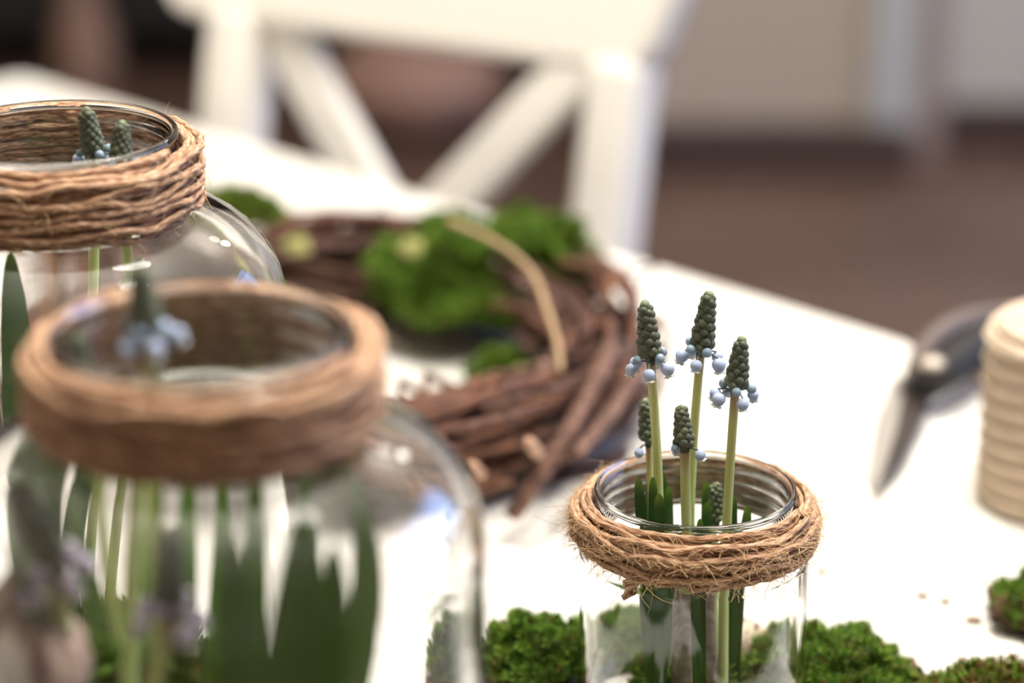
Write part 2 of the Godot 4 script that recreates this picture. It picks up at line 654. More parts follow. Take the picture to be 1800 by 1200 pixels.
# ---------------------------------------------------------------- table and chair
func table() -> void:
	var o := thing("table", "large white painted table with a clipped far corner", "table", Vector3(0, 0, 0))
	var outline := PackedVector2Array()
	var raw := [Vector2(-0.36, 2.0), Vector2(0.216, 1.422), Vector2(0.248, 1.35), Vector2(0.36, 1.22), Vector2(0.45, 1.17), Vector2(-0.12, 0.60), Vector2(-0.62, 0.60), Vector2(-1.0, 1.36)]
	for i in raw.size():
		var a: Vector2 = raw[(i + raw.size() - 1) % raw.size()]
		var b: Vector2 = raw[i]
		var c: Vector2 = raw[(i + 1) % raw.size()]
		var r := 0.012
		var p := b + (a - b).normalized() * r
		var q := b + (c - b).normalized() * r
		for k in 5:
			var s := k / 4.0
			outline.append(p.lerp(b, s).lerp(b.lerp(q, s), s))
	var s := Shape.new()
	# outline's (x, forward) becomes (x, -z); pushed down from the top face
	s.slab(outline, 0.03, 0.003, Transform3D(Basis(Vector3.RIGHT, Vector3(0, 0, -1), Vector3(0, 1, 0)), Vector3(0, 0.72, 0)))
	part("table_top", s.mesh(M.table), o)
	for q in [Vector2(-0.34, 1.90), Vector2(0.18, 1.36), Vector2(0.38, 1.15), Vector2(-0.12, 0.68), Vector2(-0.58, 0.68), Vector2(-0.90, 1.34)]:
		s = Shape.new()
		s.box(Vector3(q.x, 0.36, -q.y), Vector3(0.06, 0.72, 0.06), 0.005)
		part("leg", s.mesh(M.table), o)

func chair() -> void:
	# local x runs along the back towards its right end, local z towards the table, the back leans away
	var o := thing("dining_chair", "white wooden chair with a crossed back behind the table", "chair", Vector3(-0.0735, 0, -1.85))
	o.rotation.y = -0.511
	var lean := Basis(Vector3.RIGHT, deg_to_rad(-13.0))
	var hinge := Vector3(0, 0.8095, 0)
	var put := func(x: float, y: float, z: float) -> Vector3:
		return hinge + lean * Vector3(x, y, z)
	var s := Shape.new()
	var rail := PackedVector2Array()
	var bottom := 0.188
	var top := 0.232
	var pts := [Vector2(-bottom, 0.0), Vector2(-top, 0.135), Vector2(-top * 0.8, 0.158), Vector2(0, 0.166), Vector2(top * 0.8, 0.158), Vector2(top, 0.135), Vector2(bottom, 0.0)]
	for i in pts.size():
		var a: Vector2 = pts[(i + pts.size() - 1) % pts.size()]
		var b: Vector2 = pts[i]
		var c: Vector2 = pts[(i + 1) % pts.size()]
		var r := 0.022
		for k in 5:
			var q := k / 4.0
			rail.append((b + (a - b).normalized() * r).lerp(b, q).lerp(b.lerp(b + (c - b).normalized() * r, q), q))
	s.slab(rail, 0.034, 0.006, Transform3D(lean, hinge - lean * Vector3(0, 0, 0.017)))
	part("top_rail", s.mesh(M.chair), o)
	for sx in [-1.0, 1.0]:
		s = Shape.new()
		s.box(put.call(sx * 0.150 + 0.018, -0.17, 0.0), Vector3(0.038, 0.36, 0.046), 0.007, lean)
		part("back_post", s.mesh(M.chair), o)
		# rear leg below the seat, splayed the other way
		s = Shape.new()
		s.box(Vector3(sx * 0.150 + 0.018, 0.235, 0.062), Vector3(0.042, 0.47, 0.042), 0.006, Basis(Vector3.RIGHT, deg_to_rad(-4.0)))
		part("leg", s.mesh(M.chair), o)
		s = Shape.new()
		s.box(Vector3(sx * 0.165, 0.215, 0.43), Vector3(0.042, 0.43, 0.042), 0.006)
		part("leg", s.mesh(M.chair), o)
		s = Shape.new()
		s.box(Vector3(sx * 0.16, 0.18, 0.25), Vector3(0.022, 0.034, 0.36), 0.004)
		part("stretcher", s.mesh(M.chair), o)
		# the crossed slats
		s = Shape.new()
		var ang := atan2(0.30, 0.25)
		s.box(put.call(0.016, -0.145, 0.006 * sx), Vector3(0.43, 0.036, 0.016), 0.005, lean * Basis(Vector3.BACK, ang * sx))
		part("cross_slat", s.mesh(M.chair), o)
	s = Shape.new()
	s.box(put.call(0.018, -0.31, 0.0), Vector3(0.27, 0.045, 0.024), 0.005, lean)
	part("lower_rail", s.mesh(M.chair), o)
	s = Shape.new()
	s.box(Vector3(0, 0.445, 0.26), Vector3(0.40, 0.03, 0.40), 0.010)
	part("seat", s.mesh(M.chair), o)

# ---------------------------------------------------------------- glass jars and their twine
func jar_profile(height: float, body: float, neck: float, shoulder_top: float, shoulder_low: float, wall: float) -> PackedVector2Array:
	var outer := PackedVector2Array()
	outer.append(Vector2(0, 0.002))
	outer.append(Vector2(body * 0.80, 0.002))
	outer.append(Vector2(body * 0.86, 0.0))
	for k in 6:
		var a := PI / 2 * k / 5.0
		outer.append(Vector2(body - 0.008 + 0.008 * sin(a), 0.008 - 0.008 * cos(a)))
	var y0 := height - shoulder_low
	var y1 := height - shoulder_top
	for k in 13:
		var a := PI / 2 * k / 12.0
		outer.append(Vector2(neck + (body - neck) * cos(a), y0 + (y1 - y0) * sin(a)))
	# threads on the neck, then the rounded lip
	var y := y1 + 0.002
	var k_threads := 3
	var pitch := (height - 0.006 - y) / k_threads
	for k in k_threads:
		outer.append(Vector2(neck, y + pitch * 0.2))
		outer.append(Vector2(neck + 0.0010, y + pitch * 0.42))
		outer.append(Vector2(neck + 0.0010, y + pitch * 0.58))
		outer.append(Vector2(neck, y + pitch * 0.8))
		y += pitch
	for k in 9:
		var a := -PI / 2 + PI * k / 8.0
		outer.append(Vector2(neck - wall * 0.5 + cos(a) * wall * 0.62, height - wall * 0.6 + sin(a) * wall * 0.6))
	var inner := PackedVector2Array()
	inner.append(Vector2(neck - wall, height - wall * 1.2))
	var yy := height - 0.006
	for k in k_threads:
		inner.append(Vector2(neck - wall + 0.0002, yy - pitch * 0.25))
		inner.append(Vector2(neck - wall + 0.0009, yy - pitch * 0.5))
		inner.append(Vector2(neck - wall + 0.0002, yy - pitch * 0.75))
		yy -= pitch
	for k in 13:
		var a := PI / 2 * (12 - k) / 12.0
		inner.append(Vector2(neck + (body - neck) * cos(a) - wall, y0 + (y1 - y0) * sin(a) - wall * 0.35 * sin(a)))
	for k in 6:
		var a := PI / 2 * (5 - k) / 5.0
		inner.append(Vector2(body - wall - 0.009 + 0.009 * sin(a), 0.014 - 0.009 * cos(a)))
	inner.append(Vector2(body * 0.5, 0.0055))
	inner.append(Vector2(0, 0.006))
	outer.append_array(inner)
	return outer

func jar(label: String, at: Vector3, profile: PackedVector2Array) -> Node3D:
	var o := thing("glass_jar", label, "jar", at)
	var s := Shape.new()
	s.lathe(profile, 120)
	part("glass_body", s.mesh(M.glass), o)
	return o

# one long cord wound round the neck in several passes, each lying on the one before
func wind(o: Node3D, r_glass: float, y_hi: float, y_lo: float, cord: float, passes: Array, seed_: int, per_turn: int, sides: int, fibres: int) -> void:
	var n1 := FastNoiseLite.new()
	n1.seed = seed_
	n1.frequency = 1.0
	n1.fractal_octaves = 2
	var pts := PackedVector3Array()
	var ang := 0.4
	var going_down := true
	var k_pass := 0
	for p in passes:
		# [turns, layer, part of the height used from the top, to]
		var steps := int(p[0] * per_turn)
		for i in steps:
			var s := float(i) / steps
			var f: float = lerpf(p[2], p[3], s if going_down else 1.0 - s)
			ang += TAU / per_turn
			var wob := n1.get_noise_3d(cos(ang) * 1.3, sin(ang) * 1.3, floorf(i / float(per_turn)) * 1.7 + k_pass * 9.0 + s)
			var wob2 := n1.get_noise_3d(cos(ang) * 2.2 + 30.0, sin(ang) * 2.2, i / float(per_turn) * 0.9 + k_pass * 5.0)
			var y: float = lerpf(y_hi - cord, y_lo + cord, f) + wob * cord * (0.8 + 0.7 * p[1])
			y = clampf(y, y_lo + cord * 0.8, y_hi - cord * 0.8)
			var r: float = r_glass + cord * (1.02 + 1.55 * p[1]) + maxf(0.0, wob2) * cord * 0.7
			pts.append(Vector3(cos(ang) * r, y, sin(ang) * r))
		going_down = not going_down
		k_pass += 1
	var t := Shape.new()
	t.tube(pts, cord, sides, Color.WHITE, 3, 145.0, 0.22)
	var tw := part("twine_wrap", t.mesh(M.twine), o)
	tw.set_meta("label", "brown jute twine wound round the neck")
	var f := Shape.new()
	for i in fibres:
		var b := pts[rng.randi_range(0, pts.size() - 2)]
		var out := Vector3(b.x, 0, b.z).normalized()
		var along := Vector3(-out.z, 0, out.x) * (1.0 if rng.randf() < 0.5 else -1.0)
		var ln := rng.randf_range(0.0025, 0.007) if rng.randf() < 0.93 else rng.randf_range(0.008, 0.018)
		var dir := (along * rng.randf_range(0.3, 1.2) + out * rng.randf_range(0.12, 0.75) + Vector3.UP * rng.randf_range(-0.7, 0.6)).normalized()
		var bend := Vector3(rng.randf_range(-1, 1), rng.randf_range(-1, 0.6), rng.randf_range(-1, 1)) * 0.8
		var q := b + out * cord * 0.75
		var line := PackedVector3Array([q])
		for k in 5:
			q += dir * ln / 5.0
			dir = (dir + bend * 0.28).normalized()
			line.append(q)
		f.tube(line, rng.randf_range(0.00006, 0.00011), 3)
	if fibres > 0:
		var fo := part("loose_fibres", f.mesh(M.fibre), o)
		fo.set_meta("kind", "stuff")

# ---------------------------------------------------------------- plants
func look_y(dir: Vector3) -> Basis:
	var y := dir.normalized()
	var x := y.cross(Vector3.FORWARD if absf(y.z) < 0.9 else Vector3.RIGHT).normalized()
	return Basis(x, y, x.cross(y))

# stem: points from the bulb up; tip: end of the flower head. leaves: [base, middle, tip, width]
func muscari(label: String, stem_pts: Array, tip: Vector3, r0: float, r1: float, buds: int, bells: int, seed_: int, leaves := [], stem_r := 0.0018, lilac := false, group := "") -> Node3D:
	rng.seed = seed_
	var root: Vector3 = stem_pts[0]
	var o := thing("grape_hyacinth", label, "flower", root, group)
	var curve := Curve3D.new()
	for i in stem_pts.size():
		var p: Vector3 = stem_pts[i]
		var a: Vector3 = stem_pts[maxi(i - 1, 0)]
		var b: Vector3 = stem_pts[mini(i + 1, stem_pts.size() - 1)]
		curve.add_point(p - root, -(b - a) / 6.0, (b - a) / 6.0)
	var base: Vector3 = stem_pts[-1] - root
	var axis := tip - root - base
	var length := axis.length()
	axis = axis.normalized()
	var pts := PackedVector3Array()
	var cols := PackedColorArray()
	var radii := []
	var n := 24
	for i in n + 1:
		var s := float(i) / n
		pts.append(curve.sample_baked(s * curve.get_baked_length(), true))
		cols.append(lin(198, 220, 146).lerp(lin(158, 146, 108), smoothstep(0.88, 1.0, s)))
		radii.append(stem_r * lerpf(1.12, 0.92, s))
	var st := Shape.new()
	st.tube(pts, radii, 12, cols)
	part("stem", st.mesh(M.stem), o)
	var core := Shape.new()
	core.tube(PackedVector3Array([base, base + axis * length * 0.5, base + axis * length * 0.96]), [stem_r * 0.95, r0 * 0.62, r1 * 0.5], 10, lin(72, 74, 58))
	part("flower_axis", core.mesh(M.tint), o)
	var ba := look_y(axis)
	for i in buds:
		var s := (i + 0.6) / buds
		var t := lerpf(0.16, 0.985, pow(s, 0.92))
		var a := i * 2.39996 + seed_
		var r := lerpf(r0, r1, pow(t, 1.25)) * (1.0 if t < 0.93 else 0.55)
		var size := lerpf(r0 * 0.50, r0 * 0.36, t) * rng.randf_range(0.88, 1.12)
		var outw := ba * Vector3(cos(a), 0, sin(a))
		var where := base + axis * length * t + outw * (r - size * 0.7)
		var dir := (outw + axis * lerpf(0.1, 1.0, t)).normalized()
		var m := bud_pale_mesh if t > 0.93 or rng.randf() < 0.06 else bud_mesh
		part("bud", m, o, Transform3D(look_y(dir).scaled_local(Vector3(size, size * 1.15, size)), where))
	for i in bells:
		var ring := i % 2
		var a := TAU * i / bells + rng.randf_range(-0.25, 0.25) + seed_ * 0.7
		var outw := ba * Vector3(cos(a), 0, sin(a))
		var small := ring == 1
		var size: float = r0 * (0.76 if not small else 0.56) * rng.randf_range(0.9, 1.1)
		var from := base + axis * length * (0.15 if small else 0.05)
		var reach: float = r0 * (0.95 if small else 1.45) * rng.randf_range(0.85, 1.1)
		var where := from + outw * reach + axis * (length * (0.05 if small else 0.0))
		var droop := (-axis + outw * (0.75 if small else 0.30)).normalized()
		var bb := part("bell_flower", bell_lilac_mesh if lilac else bell_small_mesh if small else bell_mesh, o, Transform3D(look_y(-droop).scaled_local(Vector3.ONE * size * 1.35), where))
		if not small:
			part("petal_rim", lip_mesh, bb)
		var ps := Shape.new()
		ps.tube(PackedVector3Array([from, from.lerp(where, 0.6) + axis * r0 * 0.15, where]), 0.00035, 6, lin(104, 118, 104))
		part("flower_stalk", ps.mesh(M.tint), o)
	for l in leaves:
		leaf_part(o, root, l, lin(62, 104, 44), lin(128, 164, 66))
	return o

func leaf_part(o: Node3D, root: Vector3, l: Array, col: Color, tip_col: Color) -> void:
	var s := Shape.new()
	var across: Vector3 = l[4] if l.size() > 4 else Vector3(1, 0, 0.25)
	s.blade(l[0] - root, l[1] - root, l[2] - root, l[3], across, 0.35, l[3] * 0.18, col, tip_col, 24.0 if l[3] < 0.006 else 4.0)
	part("leaf", s.mesh(M.leaf), o)

func bulb_part(o: Node3D, at: Vector3, r: float, h: float) -> void:
	var s := Shape.new()
	s.lathe(PackedVector2Array([Vector2(0, 0), Vector2(r * 0.5, 0.0), Vector2(r * 0.86, h * 0.14), Vector2(r, h * 0.34), Vector2(r * 0.9, h * 0.55), Vector2(r * 0.55, h * 0.78), Vector2(r * 0.24, h * 0.94), Vector2(r * 0.16, h), Vector2(0, h)]), 28)
	part("bulb", s.mesh(M.bulb), o, Transform3D(Basis.IDENTITY, at))

func moss(called: String, label: String, at: Vector3, size: Vector3, seed_: int, fronds: int, group := "", soil_part := 0.0, frond_len := 0.0045, brown := 0.05, earth := Vector3.ZERO) -> Node3D:
	rng.seed = seed_
	var o := thing(called, label, "moss", at, group)
	var nz := FastNoiseLite.new()
	nz.seed = seed_
	nz.frequency = 0.03
	nz.fractal_octaves = 3
	var s := Shape.new()
	s.blob(Vector3(0, 0, 0), size, nz, 0.45, 18, 28, 0.0)
	part("moss_bed", flip(s).mesh(M.moss_bed), o)
	if soil_part > 0.0:
		s = Shape.new()
		s.blob(earth, Vector3(size.x * 1.1, size.y * soil_part, size.z * 1.1), nz, 0.6, 16, 28, 0.0)
		part("soil_clod", flip(s).mesh(M.soil), o)
	var mm := MultiMesh.new()
	mm.transform_format = MultiMesh.TRANSFORM_3D
	mm.use_colors = true
	mm.mesh = frond_mesh
	mm.instance_count = fronds
	var patch := FastNoiseLite.new()
	patch.seed = seed_ + 7
	patch.frequency = 22.0 / maxf(size.x, 0.02) * 0.03
	for i in fronds:
		var y := rng.randf_range(0.02, 1.0)
		var a := rng.randf() * TAU
		var rr := sqrt(1.0 - y * y)
		var d := Vector3(rr * cos(a), y, rr * sin(a))
		var k := 1.0 + 0.45 * nz.get_noise_3dv(d * 60.0)
		var p := d * size * k
		var n := (d / size).normalized()
		var dir := (n + Vector3(rng.randf_range(-0.5, 0.5), rng.randf_range(-0.1, 0.5), rng.randf_range(-0.5, 0.5))).normalized()
		var ln := frond_len * rng.randf_range(0.6, 1.35)
		var b := look_y(dir) * Basis(Vector3.UP, rng.randf() * TAU)
		mm.set_instance_transform(i, Transform3D(b.scaled_local(Vector3(ln * 0.8, ln, ln * 0.8)), p - n * ln * 0.25))
		var mixv := clampf(patch.get_noise_3dv(p * 1000.0) * 0.9 + 0.5 + rng.randf_range(-0.25, 0.25), 0.0, 1.0)
		var col := lin(62, 98, 24).lerp(lin(134, 170, 54), mixv)
		if rng.randf() < brown:
			col = lin(130, 104, 56)
		mm.set_instance_color(i, col)
	var mi := MultiMeshInstance3D.new()
	mi.name = "moss_fronds"
	mi.multimesh = mm
	mi.set_meta("kind", "stuff")
	o.add_child(mi, true)
	return o

# ---------------------------------------------------------------- the small jar in focus
func small_jar_group() -> void:
	var at := Vector3(0.0692, 0.75, -0.9692)
	var h := 0.1065
	var o := jar("small straight glass jar with twine neck and five upright flower heads", at, jar_profile(h, 0.0436, 0.0380, 0.0215, 0.0275, 0.0026))
	rng.seed = 77
	wind(o, 0.0389, h - 0.0020, h - 0.0245, 0.00135, [[8.0, 0.0, 0.0, 1.0], [7.0, 1.0, 0.05, 0.95], [6.2, 2.0, 0.14, 0.86], [3.3, 2.9, 0.25, 0.8]], 4, 340, 10, 4200)
	# the knot with its frayed end hanging at the lower left
	var k := Shape.new()
	var kp := at - at + Vector3(-0.0255, h - 0.0215, 0.0365)
	k.tube(PackedVector3Array([kp + Vector3(0.004, 0.003, 0.002), kp + Vector3(0.001, 0.0012, 0.0042), kp + Vector3(-0.0022, 0.0002, 0.003), kp + Vector3(-0.002, -0.0022, 0.0012), kp + Vector3(0.001, -0.0024, 0.0032), kp + Vector3(0.002, 0.0004, 0.0048), kp + Vector3(-0.0012, -0.0016, 0.005), kp + Vector3(-0.0022, -0.0042, 0.0046), kp + Vector3(0.0008, -0.0036, 0.0036), kp + Vector3(-0.0030, -0.0060, 0.003)]), 0.00130, 8, Color.WHITE, 3, 145.0, 0.22)
	part("twine_knot", k.mesh(M.twine), o)

	var ground := 0.765
	muscari("tall flower head with pale blue bells, leftmost above the small jar", [Vector3(0.0579, 0.7659, -0.966), Vector3(0.0564, 0.8144, -0.966), Vector3(0.0548, 0.8618, -0.965), Vector3(0.0528, 0.8897, -0.964), Vector3(0.0512, 0.9081, -0.963)], Vector3(0.0486, 0.9322, -0.962), 0.0046, 0.0023, 46, 9, 1,
		[[Vector3(0.0544, 0.7692, -0.962), Vector3(0.0504, 0.8275, -0.958), Vector3(0.0471, 0.866, -0.956), 0.0046], [Vector3(0.0568, 0.7713, -0.958), Vector3(0.0534, 0.8294, -0.954), Vector3(0.0523, 0.8673, -0.953), 0.0040], [Vector3(0.0571, 0.7744, -0.952), Vector3(0.0564, 0.8326, -0.947), Vector3(0.0543, 0.8636, -0.946), 0.0052]], 0.0018, false, "flowers in the small jar")
	muscari("tallest flower head, in the middle above the small jar", [Vector3(0.0718, 0.7597, -0.978), Vector3(0.0694, 0.8087, -0.978), Vector3(0.0679, 0.8431, -0.976), Vector3(0.0685, 0.8765, -0.974), Vector3(0.07, 0.9081, -0.972)], Vector3(0.0726, 0.9332, -0.97), 0.0046, 0.0022, 46, 9, 5, [], 0.0018, false, "flowers in the small jar")
	muscari("flower head with pale bells, rightmost above the small jar", [Vector3(0.0812, 0.768, -0.962), Vector3(0.0808, 0.8162, -0.962), Vector3(0.0807, 0.8426, -0.961), Vector3(0.0813, 0.8708, -0.96), Vector3(0.0822, 0.8979, -0.959)], Vector3(0.084, 0.9197, -0.958), 0.0045, 0.0021, 44, 9, 9,
		[[Vector3(0.0851, 0.7625, -0.975), Vector3(0.0846, 0.8169, -0.976), Vector3(0.0841, 0.8508, -0.976), 0.0042], [Vector3(0.086, 0.764, -0.972), Vector3(0.0874, 0.8087, -0.973), Vector3(0.0897, 0.8465, -0.974), 0.0046]], 0.0018, false, "flowers in the small jar")
	muscari("short dark flower head before the tallest stem in the small jar", [Vector3(0.0669, 0.7716, -0.955), Vector3(0.0658, 0.8195, -0.955), Vector3(0.0652, 0.8457, -0.954), Vector3(0.0644, 0.8618, -0.954), Vector3(0.0638, 0.8775, -0.953)], Vector3(0.062, 0.8951, -0.953), 0.0040, 0.0019, 44, 3, 14,
		[[Vector3(0.0641, 0.765, -0.97), Vector3(0.0631, 0.8105, -0.969), Vector3(0.0625, 0.8418, -0.968), 0.0032], [Vector3(0.0706, 0.7754, -0.95), Vector3(0.0691, 0.82, -0.949), Vector3(0.068, 0.849, -0.949), 0.0036], [Vector3(0.0725, 0.7728, -0.955), Vector3(0.0715, 0.8172, -0.955), Vector3(0.0703, 0.8496, -0.955), 0.0040]], 0.0020, false, "flowers in the small jar")
	muscari("short dark flower head half hidden behind the leftmost stem", [Vector3(0.0561, 0.756, -0.985), Vector3(0.0548, 0.8054, -0.985), Vector3(0.0538, 0.8391, -0.985), Vector3(0.0529, 0.8534, -0.985), Vector3(0.0521, 0.8663, -0.985)], Vector3(0.0504, 0.8851, -0.985), 0.0036, 0.0019, 42, 2, 17,
		[[Vector3(0.0564, 0.7547, -0.99), Vector3(0.055, 0.8128, -0.99), Vector3(0.0532, 0.8534, -0.99), 0.0046], [Vector3(0.0602, 0.7573, -0.985), Vector3(0.0589, 0.8151, -0.985), Vector3(0.0577, 0.856, -0.985), 0.0046], [Vector3(0.0621, 0.7599, -0.98), Vector3(0.061, 0.8174, -0.98), Vector3(0.0597, 0.8524, -0.98), 0.0040]], 0.0014, false, "flowers in the small jar")
	var f := muscari("stubby dark bud low inside the small jar between two leaves", [Vector3(0.0802, 0.7571, -0.983), Vector3(0.079, 0.8064, -0.983), Vector3(0.0783, 0.8352, -0.983)], Vector3(0.0779, 0.8518, -0.983), 0.0032, 0.0022, 40, 0, 23,
		[[Vector3(0.0777, 0.7573, -0.985), Vector3(0.0756, 0.8151, -0.985), Vector3(0.075, 0.8519, -0.985), 0.0052], [Vector3(0.076, 0.764, -0.972), Vector3(0.0741, 0.8216, -0.971), Vector3(0.0738, 0.8499, -0.97), 0.0046]], 0.0018, false, "flowers in the small jar")
	# papery brown-mauve sheaths round the middle stems
	for e in [[Vector3(0.0661, 0.7693, -0.957), Vector3(0.0653, 0.8181, -0.956), 0.0048], [Vector3(0.0751, 0.7636, -0.968), Vector3(0.0739, 0.812, -0.968), 0.0050]]:
		var s := Shape.new()
		var p: Vector3 = e[0] - f.position
		var q: Vector3 = e[1] - f.position
		s.tube(PackedVector3Array([p, p.lerp(q, 0.3), p.lerp(q, 0.7), q]), [e[2] * 1.15, e[2] * 1.1, e[2], e[2] * 0.92], 14, Color.WHITE, 5, 4.0, 0.25)
		part("bulb_sheath", s.mesh(M.sheath), f)
	moss("moss_cushion", "moss packed in the bottom of the small jar", at + Vector3(0, 0.0065, 0), Vector3(0.028, 0.022, 0.028), 301, 1600, "", 0.0, 0.004, 0.25)

# ---------------------------------------------------------------- the two large jars
func large_jar(label: String, at: Vector3, seed_: int, fibres: int, per_turn: int) -> Node3D:
	var h := 0.2445
	var o := jar(label, at, jar_profile(h, 0.0825, 0.0440, 0.030, 0.070, 0.003))
	rng.seed = seed_
	wind(o, 0.0450, h - 0.0012, h - 0.032, 0.0017, [[9.0, 0.0, 0.0, 1.0], [7.6, 1.0, 0.05, 0.95], [6.3, 1.9, 0.1, 0.9]], seed_, per_turn, 9, fibres)
	return o

func front_jar_group() -> void:
	var at := Vector3(-0.0902, 0.75, -0.7627)
	large_jar("large round-shouldered glass jar with twine neck, nearest the viewer", at, 61, 300, 220)
	moss("moss_cushion", "moss packed in the bottom of the nearest large jar", at + Vector3(0.026, 0.0065, 0.012), Vector3(0.038, 0.034, 0.040), 311, 2600, "", 0.0, 0.006, 0.25)
	moss("moss_cushion", "tall dark moss mound at the left inside the nearest jar", at + Vector3(-0.022, 0.0065, -0.024), Vector3(0.032, 0.125, 0.028), 312, 3600, "", 0.0, 0.006, 0.15)
	muscari("flower with pale blue bells poking out of the nearest large jar", [Vector3(-0.1079, 0.7939, -0.765), Vector3(-0.1154, 0.8806, -0.76), Vector3(-0.1091, 0.956, -0.758), Vector3(-0.1064, 0.9765, -0.756), Vector3(-0.1045, 0.9944, -0.755)], Vector3(-0.1064, 1.0158, -0.754), 0.0050, 0.0022, 46, 9, 31, [], 0.0026)
	muscari("small dark bud at the left inside the neck of the nearest jar", [Vector3(-0.1118, 0.7847, -0.78), Vector3(-0.1222, 0.8678, -0.785), Vector3(-0.1271, 0.9507, -0.78), Vector3(-0.1282, 0.9732, -0.775)], Vector3(-0.128, 0.9876, -0.773), 0.0036, 0.002, 30, 2, 33, [], 0.0018)
	muscari("tiny dark bud low inside the neck of the nearest jar", [Vector3(-0.1049, 0.7908, -0.77), Vector3(-0.1087, 0.878, -0.765), Vector3(-0.1074, 0.9348, -0.765), Vector3(-0.105, 0.973, -0.765)], Vector3(-0.1047, 0.9841, -0.765), 0.0026, 0.0016, 24, 0, 34, [], 0.0018)
	muscari("fading pale lilac flower leaning left inside the nearest jar", [Vector3(-0.1118, 0.8001, -0.755), Vector3(-0.1267, 0.8748, -0.738), Vector3(-0.1303, 0.9096, -0.732), Vector3(-0.1302, 0.9305, -0.73)], Vector3(-0.1402, 0.9597, -0.728), 0.0058, 0.003, 40, 9, 36,
		[[Vector3(-0.111, 0.8032, -0.75), Vector3(-0.1333, 0.9021, -0.725), Vector3(-0.142, 0.9448, -0.722), 0.0075], [Vector3(-0.1107, 0.797, -0.76), Vector3(-0.1324, 0.8976, -0.745), Vector3(-0.1339, 0.954, -0.75), 0.0085]], 0.0030, true)
	muscari("dusky lilac flower in the middle of the nearest jar", [Vector3(-0.104, 0.8032, -0.75), Vector3(-0.1069, 0.8759, -0.722), Vector3(-0.1022, 0.9028, -0.72), Vector3(-0.0974, 0.9227, -0.718)], Vector3(-0.0953, 0.9509, -0.716), 0.0052, 0.0024, 40, 9, 38, [], 0.0026, true)
	# broad-leaved plant on the right, its bulb at the bottom of the jar
	var root: Vector3 = Vector3(-0.0817, 0.796, -0.755)
	var o := thing("hyacinth_leaves", "clump of broad dark green leaves at the right of the nearest jar", "plant", root)
	var dark := lin(98, 140, 68)
	var tipc := lin(112, 150, 76)
	for l in [
		[Vector3(-0.0838, 0.7992, -0.75), Vector3(-0.0734, 0.8944, -0.715), Vector3(-0.0782, 0.9562, -0.706), 0.0150, Vector3(1, 0, 0.1)],
		[Vector3(-0.081, 0.8004, -0.748), Vector3(-0.063, 0.8981, -0.708), Vector3(-0.0577, 0.9622, -0.702), 0.0185, Vector3(1, 0, -0.2)],
		[Vector3(-0.0796, 0.7979, -0.752), Vector3(-0.0476, 0.8999, -0.722), Vector3(-0.0503, 0.9461, -0.715), 0.0150, Vector3(1, 0, 0.4)],
		[Vector3(-0.0796, 0.7929, -0.76), Vector3(-0.0237, 0.9152, -0.755), Vector3(-0.0497, 0.9543, -0.75), 0.0135, Vector3(0.75, 0, 0.66)],
		[Vector3(-0.0843, 0.7867, -0.77), Vector3(-0.0802, 0.8852, -0.79), Vector3(-0.0777, 0.9363, -0.79), 0.0090, Vector3(1, 0, 0.3)],
		[Vector3(-0.0825, 0.7867, -0.77), Vector3(-0.0614, 0.8803, -0.8), Vector3(-0.0638, 0.9273, -0.8), 0.0090, Vector3(1, 0, -0.3)]]:
		leaf_part(o, root, l, dark, tipc)
	bulb_part(o, Vector3(0, -0.024, 0), 0.020, 0.034)
	var root2: Vector3 = Vector3(-0.104, 0.7835, -0.775)
	var o2 := thing("hyacinth_leaves", "loose light green leaves at the left of the nearest jar", "plant", root2)
	for l in [
		[Vector3(-0.1051, 0.7867, -0.77), Vector3(-0.1139, 0.8973, -0.765), Vector3(-0.1043, 0.9477, -0.765), 0.0085, Vector3(1, 0, 0.2)],
		[Vector3(-0.1046, 0.7804, -0.78), Vector3(-0.1058, 0.8827, -0.795), Vector3(-0.0999, 0.9311, -0.8), 0.0090, Vector3(1, 0, -0.3)],
		[Vector3(-0.109, 0.7773, -0.785), Vector3(-0.1294, 0.8678, -0.805), Vector3(-0.1384, 0.9235, -0.8), 0.0090, Vector3(1, 0, 0.3)],
		[Vector3(-0.1035, 0.7773, -0.785), Vector3(-0.0914, 0.8755, -0.81), Vector3(-0.0911, 0.9229, -0.815), 0.0085, Vector3(1, 0, 0.1)]]:
		leaf_part(o2, root2, l, lin(128, 172, 84), lin(158, 190, 100))
	bulb_part(o2, Vector3(-0.1435, 0.8821, -0.735) - root2, 0.021, 0.046)

